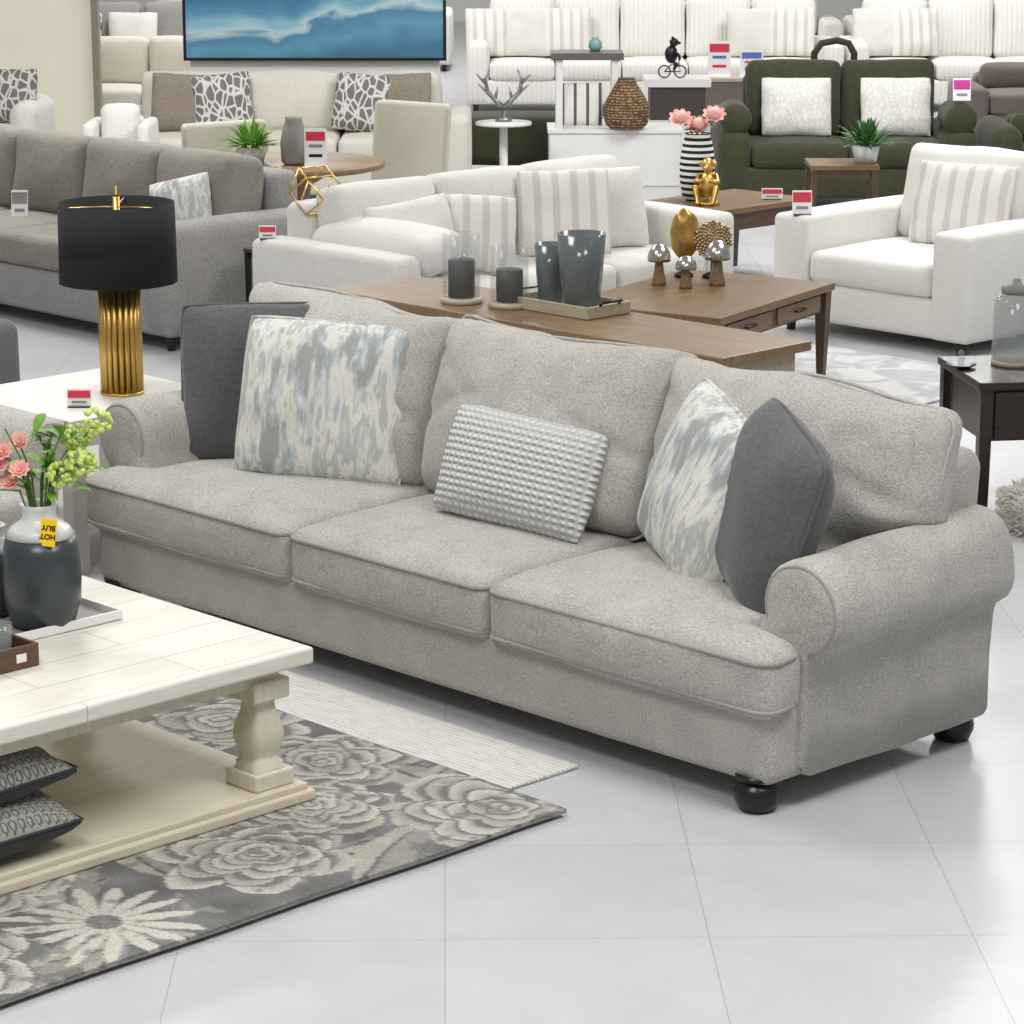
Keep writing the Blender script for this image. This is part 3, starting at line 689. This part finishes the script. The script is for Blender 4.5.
# ---------------------------------------------------------------- console table
cn=thing('console_table','long walnut-topped console table behind the sofa','table',(-2.82,2.06,0))
part(cn,'table_top',hb(2.08,.48,.035,.006),m_wmid,(0,0,.7325),sm=False)
part(cn,'body',MB().add(hb(1.98,.42,.10,.004),(0,0,.665),sm=False),m_wlight)
for a in(-1,1): part(cn,'side_panel',hb(.05,.42,.615,.006),m_wlight,(a*.965,0,.3075),sm=False)
def candle(loc,h):
    t=thing('candle_holder','dark pillar candle in a clear glass hurricane on wood base','candle holder',loc,0,'glass hurricane candle holders')
    part(t,'base',lathe([(.078,0),(.082,.01),(.078,.022)],28),m_wlight)
    part(t,'glass_cylinder',lathe([(.073,.023),(.073,h),(.0705,h),(.0705,.025)],32),m_glass)
    part(t,'candle',lathe([(.050,.024),(.051,.03),(.051,h*.62),(.045,h*.63),(0,h*.625)],24),m_wax)
    part(t,'wick',tube([(0,0,h*.62),(.002,0,h*.67)],.0015,False,5),m_black)
candle((-3.24,1.98,.75),.265);candle((-3.04,2.04,.75),.23)
ty_=thing('wooden_tray','light wooden tray holding two smoked glass vases','tray',(-2.83,2.15,.75))
mb=MB().add(hb(.40,.22,.012,.003),(0,0,.012),sm=False)
for x,y,a,b in((.2,0,.014,.23),(-.2,0,.014,.23),(0,.11,.4,.014),(0,-.11,.4,.014)): mb.add(hb(a,b,.045,.003),(x,y,.024),sm=False)
part(ty_,'tray_base',mb,m_wlight)
for a in(-1,1): part(ty_,'handle',tube([(0,-.05,.04),(a*.02,-.05,.06),(a*.02,.05,.06),(0,.05,.04)],.005,False,6),m_black,(a*.2,0,0))
def sv(loc,r,h):
    solo('glass_vase',lathe([(r*.72,0),(r*.76,.005),(r*.9,h*.5),(r,h),(r*.94,h),(r*.84,h*.5),(r*.68,.012),(0,.012)],32),m_smoke,'smoked grey glass vase with tapered sides','vase',loc,group='smoked glass vases')
sv((-2.94,2.16,.769),.062,.22);sv((-2.76,2.14,.769),.09,.28)
# ---------------------------------------------------------------- walnut coffee table + ornaments
dt=legtable('coffee_table','dark walnut coffee table with tapered legs and two drawers',(-4.0,4.2),R(104),1.16,.80,.45,m_wtop,m_wdark,.035,.06,.10,False,0,.55)
for j in(-1,1):
    d=part(dt,'drawer',hb(.44,.012,.075,.003),m_wtop,(j*.25,-.372,.365),sm=False);part(d,'handle',tube([(-.05,0,0),(-.04,-.018,0),(.04,-.018,0),(.05,0,0)],.005,False,6),m_black,(0,-.006,0))
def mush(loc,r,h):
    t=thing('mushroom_ornament','wooden mushroom ornament with mercury glass cap','ornament',loc,0,'mushroom ornaments')
    part(t,'stalk',lathe([(r*.6,0),(r*.62,h*.08),(r*.42,h*.35),(r*.32,h*.6),(r*.36,h*.68)],18),m_wmid)
    part(t,'cap',lathe([(r*.3,h*.62),(r*.95,h*.58),(r,h*.66),(r*.9,h*.8),(r*.6,h*.94),(r*.25,h*.995),(0,h)],24),m_merc)
mush((-4.28,4.22,.45),.055,.19);mush((-4.13,4.24,.45),.05,.15);mush((-4.08,4.40,.45),.062,.21)
t=thing('disc_ornament','gold textured oval ornament on a round base','ornament',(-4.36,4.48,.45),CR)
part(t,'base',lathe([(.045,0),(.045,.015),(.015,.03),(.012,.08)],16),m_black)
part(t,'disc',soft(.13,.05,.24,.024,(4,2,8),(0,.02,.0),.012,20,warp=lambda o:[o[0]*math.sqrt(max(.05,1-(o[2]/.125)**2)),o[1],o[2]]),m_dgold,(0,0,.20))
t=thing('disc_ornament','silver-gold beaded round ornament on a stem','ornament',(-4.25,4.56,.45),CR)
part(t,'base',lathe([(.05,0),(.05,.015),(.012,.03),(.01,.1)],16),m_black)
mb=MB()
for i in range(110):
    rr=.09*math.sqrt((i+.5)/110);a=i*2.39996;mb.add(ball(.009,seg=6,ring=4),(rr*math.cos(a),-.008,rr*math.sin(a)))
mb.add(lathe([(.085,-.01),(.085,.01)],24),(0,0,0),(R(90),0,0))
part(t,'disc',mb,plain('champagne_metal',C(190,170,136),.45,1,.2,40),(0,0,.18))
vs=[]
for a in(-1,1):
    for b in(-1,1): vs+=[(a,b,0),(a,0,b),(0,a,b)]
sc=.13/1.414;mb=MB();E=[(i,j) for i in range(12) for j in range(i) if abs((Vector(vs[i])-Vector(vs[j])).length-math.sqrt(2))<.01]
for i,j in E: mb.add(tube([Vector(vs[i])*sc,Vector(vs[j])*sc],.0045,False,6))
solo('wire_sculpture',mb,m_gold,'gold geometric wire sculpture resting on the white sofa','ornament',(-5.68,3.34,.84),(R(12),R(8),R(20)))
legtable('side_table','small dark side table between two sofas',(-6.12,3.55),0,.34,.34,.5,m_wdark,m_black,.02,.025,.03)
# ---------------------------------------------------------------- right side table cluster
legtable('end_table','dark espresso end table with drawer',(-1.70,3.55),R(53.6),.62,.55,.5,m_esp,m_esp,.03,.05,.20,False,1,.8)
t=thing('ornament_dish','small dark ornament dish with glass stopper','dish',(-1.90,3.34,.5),0)
part(t,'dish',lathe([(.03,0),(.06,.012),(.058,.015),(.02,.006),(0,.006)],18),m_black);part(t,'stopper',lathe([(.012,.005),(.016,.03),(.01,.04),(.014,.06),(0,.07)],12),m_glass2)
t=thing('glass_lantern','clear glass lantern with metal lid','lantern',(-1.80,3.54,.5),0)
part(t,'glass_cylinder',lathe([(.08,.01),(.085,.02),(.085,.25),(.05,.28),(.047,.28),(.08,.24),(.08,.02)],28),m_glass2)
part(t,'base',lathe([(.086,0),(.086,.018)],28),m_wlight);part(t,'lid',lathe([(.055,.275),(.06,.3),(.02,.31),(.015,.33),(0,.34)],20),m_greyc)
mb=MB().add(lathe([(.16,.0),(.19,.03),(.2,.08),(.17,.13),(.1,.155),(0,.16)],28));random.seed(5)
for i in range(1300):
    a=random.uniform(0,6.283)
    if random.random()<.5:
        z=random.uniform(.01,.12);rr=.195
    else: rr=.19*math.sqrt(random.random());z=.155-.03*(rr/.19)**2
    p=Vector((rr*math.cos(a),rr*math.sin(a),z));d=Vector((math.cos(a)*.8,math.sin(a)*.8,random.uniform(-.4,.8)))
    e=p+d*.035;e.z=max(.004,e.z);mb.add(tube([p,p+d*.02,e],[.006,.004,.001],False,3,False))
q=A(2.0,10.0);solo('shaggy_pouf',mb,m_cream,'cream shaggy faux fur pouf beside the dark table','pouf',(q[0],q[1],0))
# ---------------------------------------------------------------- round table & dining chairs
t=thing('round_table','round oak pedestal dining table','table',(-7.416,4.658,0))
part(t,'table_top',lathe([(.0,.69),(.46,.69),(.5,.70),(.5,.725),(.49,.73),(0,.73)],48),m_wmid);part(t,'pedestal',lathe([(.28,0),(.26,.04),(.08,.1),(.06,.4),(.1,.6),(.25,.69)],24),m_wmid)
def dchair(loc,rz,m,lab,bh=.98):
    t=thing('dining_chair',lab,'chair',(loc[0],loc[1],0),rz,'upholstered dining chairs')
    part(t,'seat',soft(.5,.5,.14,.04,(3,3,2),(0,0,.02)),m,(0,0,.42))
    def wp(o): return [o[0],o[1]-.25*(o[0]/.25)**2*.45,o[2]]
    hh=bh-.38;part(t,'backrest',soft(.54,.07,hh,.033,(10,2,5),warp=wp),m,(0,.25,.38+hh/2),(R(-6),0,0))
    for a in(-1,1):
        for b in(-1,1): part(t,'leg',lathe([(.015,0),(.022,.36)],8),m_wdark,(a*.2,b*.2,0))
q=A(-.66,15.95);dchair(q,R(8),m_beige,'cream upholstered curved dining chair at the round table')
dchair((-7.97,4.71),R(80),m_beige,'beige upholstered barrel chair at the round table',.88)
def plant(name,label,loc,r,h,n,pot=True,mt=None,seed=1):
    t=thing(name,label,'plant',loc);rnd=random.Random(seed)
    part(t,'pot',lathe([(r*.4,0),(r*.55,h*.3),(r*.5,h*.32),(r*.4,h*.28),(0,h*.28)],18),m_vasew)
    mb=MB()
    for i in range(n):
        a=rnd.uniform(0,6.28);e=rnd.uniform(.3,1.5);leaf(mb,(.2*r*math.cos(a),.2*r*math.sin(a),h*.28),(math.cos(a)*math.cos(e),math.sin(a)*math.cos(e),math.sin(e)),rnd.uniform(.5,1)*h*.85,r*.12,0,.3)
    part(t,'leaves',mb,mt or m_leafd)
plant('potted_plant','small green leafy plant on the round table',(-7.52,4.45,.73),.16,.28,120,seed=2,mt=m_leaf)
solo('ceramic_vase',lathe([(.05,0),(.07,.02),(.075,.12),(.06,.2),(.045,.24),(.05,.26),(.04,.26),(.03,.2),(0,.2)],24),m_greyc,'grey stoneware jar on the round table','vase',(-7.28,4.55,.73))
def sign(loc,rz,w,h,cols,lab='printed promotional card in a stand'):
    t=thing('sign_card',lab,'sign',loc,rz,'printed promotional cards');part(t,'stand',hb(w,.08,.008,.002),m_card,(0,0,.004),sm=False)
    part(t,'card',hb(w,.006,h,.001),m_card,(0,0,h/2+.008),sm=False)
    for i in range(3): part(t,'printed_band',hb(w*(.85 if i<1 else .6),.002,h*(.24 if i<1 else .08),.0003),cols[i%len(cols)],(0,-.004,.008+h*(.80-.26*i)),sm=False)
sign((-7.1,4.55,.73),CR,.12,.2,[m_red,m_greyc,m_black])
# ---------------------------------------------------------------- wood table with roses
legtable('coffee_table','brown wooden coffee table with tapered legs',(-6.1,6.75),R(90),.85,.6,.45,m_wtop,m_wdark,.03,.05,.1)
V0=(-6.2,6.62,.45)
solo('striped_vase',lathe([(.06,0),(.085,.03),(.1,.12),(.1,.22),(.085,.32),(.07,.37),(.075,.38),(.06,.38),(.05,.3),(0,.3)],28),m_bw,'black and white striped ceramic vase holding pink roses','vase',V0)
t=thing('flower_bouquet','blush pink roses in the striped vase','flowers',(V0[0],V0[1],V0[2]+.38));mb=MB()
for i,(s,h) in enumerate(((-.1,.07),(.09,.09),(.0,.03),(-.03,.1))):
    p=dr*s+Vector((0,0,h));mb.add(tube([(0,0,-.07),tuple(p*.5),tuple(p)],.004,False,5));m2=MB();petal_flower(m2,tuple(p),.07,0,(.4,-.4,.7),9,i);m2.add(ball(.04,seg=10,ring=6),tuple(p+Vector((.01,-.01,.02))))
    if i<3: part(t,'rose',m2,m_rose)
for i in range(8): leaf(mb,(0,0,0),(random.uniform(-1,1),random.uniform(-1,1),.6),.1,.04,0)
part(t,'stems',mb,m_stem)
def figurine():
    mb=MB();mb.add(ball(.04,.035,.055),(0,0,.08)).add(ball(.03,.03,.032),(0,-.01,.16)).add(ball(.014,.02,.012),(0,-.04,.153))
    for a in(-1,1):
        mb.add(ball(.011,.006,.012),(a*.032,0,.165));mb.add(tube([(a*.035,0,.12),(a*.055,-.02,.09),(a*.02,-.045,.1)],[.013,.011,.009],False,8))
        mb.add(tube([(a*.025,0,.045),(a*.05,-.045,.07),(a*.035,-.05,.008),(a*.035,-.075,.006)],[.02,.016,.011,.009],False,8))
    mb.add(tube([(0,.03,.05),(0,.07,.03),(.02,.08,.08),(.01,.07,.12)],[.008,.007,.006,.004],False,6))
    mb.add(lathe([(.06,0),(.06,.012),(.0,.014)],16),(0,0,-.004));return mb
fg=figurine()
solo('monkey_figurine',MB().add((fg.V,fg.F),sc=(1.2,1.2,1.35)),m_gold,'gold seated monkey figurine on the wooden table','figurine',(-6.03,6.52,.456),(0,0,R(30)))
pricecard((-5.92,6.95,.45),CR,.12,.06)
legtable('side_table','dark wooden side table with angled legs in front of the loveseat',(-6.55,8.35),CR,.42,.4,.5,m_wtop,m_wdark,.03,.04,.05,splay=.03)
plant('potted_plant','small bushy green plant on the side table',(-6.42,8.42,.5),.16,.34,140,seed=4)
q=A(.02,21.0)
t=thing('ottoman','dark green velvet rectangular ottoman','ottoman',(q[0],q[1],0),CR);part(t,'cushion',soft(.95,.6,.34,.07,(6,4,3),(0,0,.02)),m_green,(0,0,.26))
for a in(-1,1):
    for b in(-1,1): part(t,'foot',lathe([(.02,0),(.025,.1)],8),m_black,(a*.4,b*.24,0))
q=A(-.06,19.9);t=thing('pedestal_table','small round white pedestal table','table',(q[0],q[1],0))
part(t,'table_top',lathe([(0,.47),(.2,.47),(.2,.49),(0,.495)],28),m_offw);part(t,'pedestal',lathe([(.14,0),(.14,.02),(.03,.05),(.03,.47)],20),m_offw)
mb=MB().add(lathe([(.06,0),(.06,.02),(.015,.03),(.015,.1)],16))
for a in(-1,1):
    mb.add(tube([(0,0,.09),(a*.05,0,.14),(a*.11,0,.2),(a*.13,0,.29),(a*.10,0,.36)],[.020,.018,.015,.012,.005],False,8))
    for (x,z,ex,ez) in((.06,.15,.04,.24),(.11,.20,.18,.26),(.13,.27,.19,.33)): mb.add(tube([(a*x,0,z),(a*(x+ex)/2,-.01,(z+ez)/2),(a*ex,-.01,ez)],[.013,.011,.004],False,6))
solo('antler_ornament',mb,m_silver,'silver antler ornament on a small round stand','ornament',(q[0],q[1],.496),(0,0,CR))
q=A(.74,20.4);t=thing('display_plinth','low glossy white display plinth','plinth',(q[0],q[1],0),CR)
part(t,'body',hb(.95,.5,.38,.01),m_offw,(0,0,.19),sm=False);part(t,'top_slab',hb(.97,.52,.03,.005),m_offw,(0,0,.395),sm=False)
q=A(.54,20.4);t=thing('display_table','small white side table with dark top on the plinth','table',(q[0],q[1],.41),CR)
part(t,'table_top',hb(.52,.34,.05,.005),plain('dark_taupe_top',C(96,90,84),.5),(0,0,.51),sm=False)
for a in(-1,1): part(t,'side_panel',hb(.05,.3,.485,.004),m_offw,(a*.2,0,.2425),sm=False)
q=A(.50,20.3);pl('white pillow with charcoal stripes under the display table',m_vstripe,q[0],q[1],.415,.32,.32,45.6,71,-10,.09)
q=A(.82,20.2);solo('woven_basket',lathe([(.11,0),(.15,.03),(.17,.1),(.15,.2),(.09,.3),(.06,.35),(.065,.36),(.05,.36),(.05,.3),(0,.3)],28),m_basket,'brown woven rattan basket vase on the plinth','basket',(q[0],q[1],.411))
q=A(.6,20.4);solo('small_jar',lathe([(.03,0),(.05,.03),(.045,.07),(.02,.09),(.025,.1),(0,.1)],16),plain('teal_glaze',C(130,170,170),.3),'small teal ceramic jar on the display table','jar',(q[0],q[1],.946))
q=A(1.26,21.6);t=thing('side_table','white side table with dark frame','table',(q[0],q[1],0),CR)
part(t,'table_top',hb(.5,.45,.06,.005),m_offw,(0,0,.63),sm=False);part(t,'body',hb(.42,.4,.25,.004),plain('dark_cabinet',C(70,62,58),.5),(0,0,.475),sm=False)
for a in(-1,1):
    for b in(-1,1): part(t,'leg',hb(.04,.04,.35,.004),m_offw,(a*.2,b*.18,.175),sm=False)
q=A(1.22,21.5);t=thing('bicycle_figurine','black animal figurine riding a tiny bicycle','figurine',(q[0],q[1],.66),CR)
mb=MB()
for x in(-.06,.06): mb.add(tube([(x+.045*math.cos(R(a)),0,.05+.045*math.sin(R(a))) for a in range(0,360,24)],.006,True,6))
mb.add(tube([(-.06,0,.05),(-.01,0,.1),(.05,0,.1),(.06,0,.05),(0,0,.05),(-.06,0,.05)],.005,False,6)).add(tube([(.05,0,.1),(.05,0,.14)],.005,False,6))
part(t,'bicycle',mb,m_black);mb=MB().add(ball(.05,.04,.07),(-.01,0,.18)).add(ball(.035,.035,.035),(.01,0,.27)).add(ball(.02,.015,.013),(.045,0,.265))
for b in(-1,1): mb.add(ball(.01,.006,.014),(0,b*.025,.3)).add(tube([(.01,b*.03,.21),(.05,b*.03,.17),(.055,b*.02,.14)],[.014,.012,.01],False,6)).add(tube([(-.01,b*.03,.13),(.03,b*.035,.11),(.01,b*.03,.06)],[.018,.014,.01],False,6))
part(t,'animal',mb,m_black)
q=A(-1.455,20.9);t=thing('wall_art','large blue abstract wave canvas with thin dark frame','picture',(q[0],q[1],.86),CR)
part(t,'canvas',hb(1.9,.03,1.4,.003),m_art,(0,0,.7),sm=False);mb=MB()
for x,z,a,b in((-.96,.7,.02,1.42),(.96,.7,.02,1.42),(0,-.01,1.94,.02),(0,1.41,1.94,.02)): mb.add(hb(a,.05,b,.002),(x,0,z),sm=False)
part(t,'frame',mb,m_black)
q=A(2.15,24.6);t=thing('sideboard','low taupe wooden sideboard with a pale top','cabinet',(q[0],q[1],0),CR);part(t,'body',hb(1.3,.4,.36,.01),m_brown,(0,0,.2),sm=False);part(t,'table_top',hb(1.34,.43,.03,.004),m_wlight,(0,0,.395),sm=False)
for r,h,c in((1.8,.30,[m_red,m_blue]),(2.08,.22,[m_blue,m_red])):
    q=A(r,24.55);sign((q[0],q[1],.41),CR,.2,h,c)
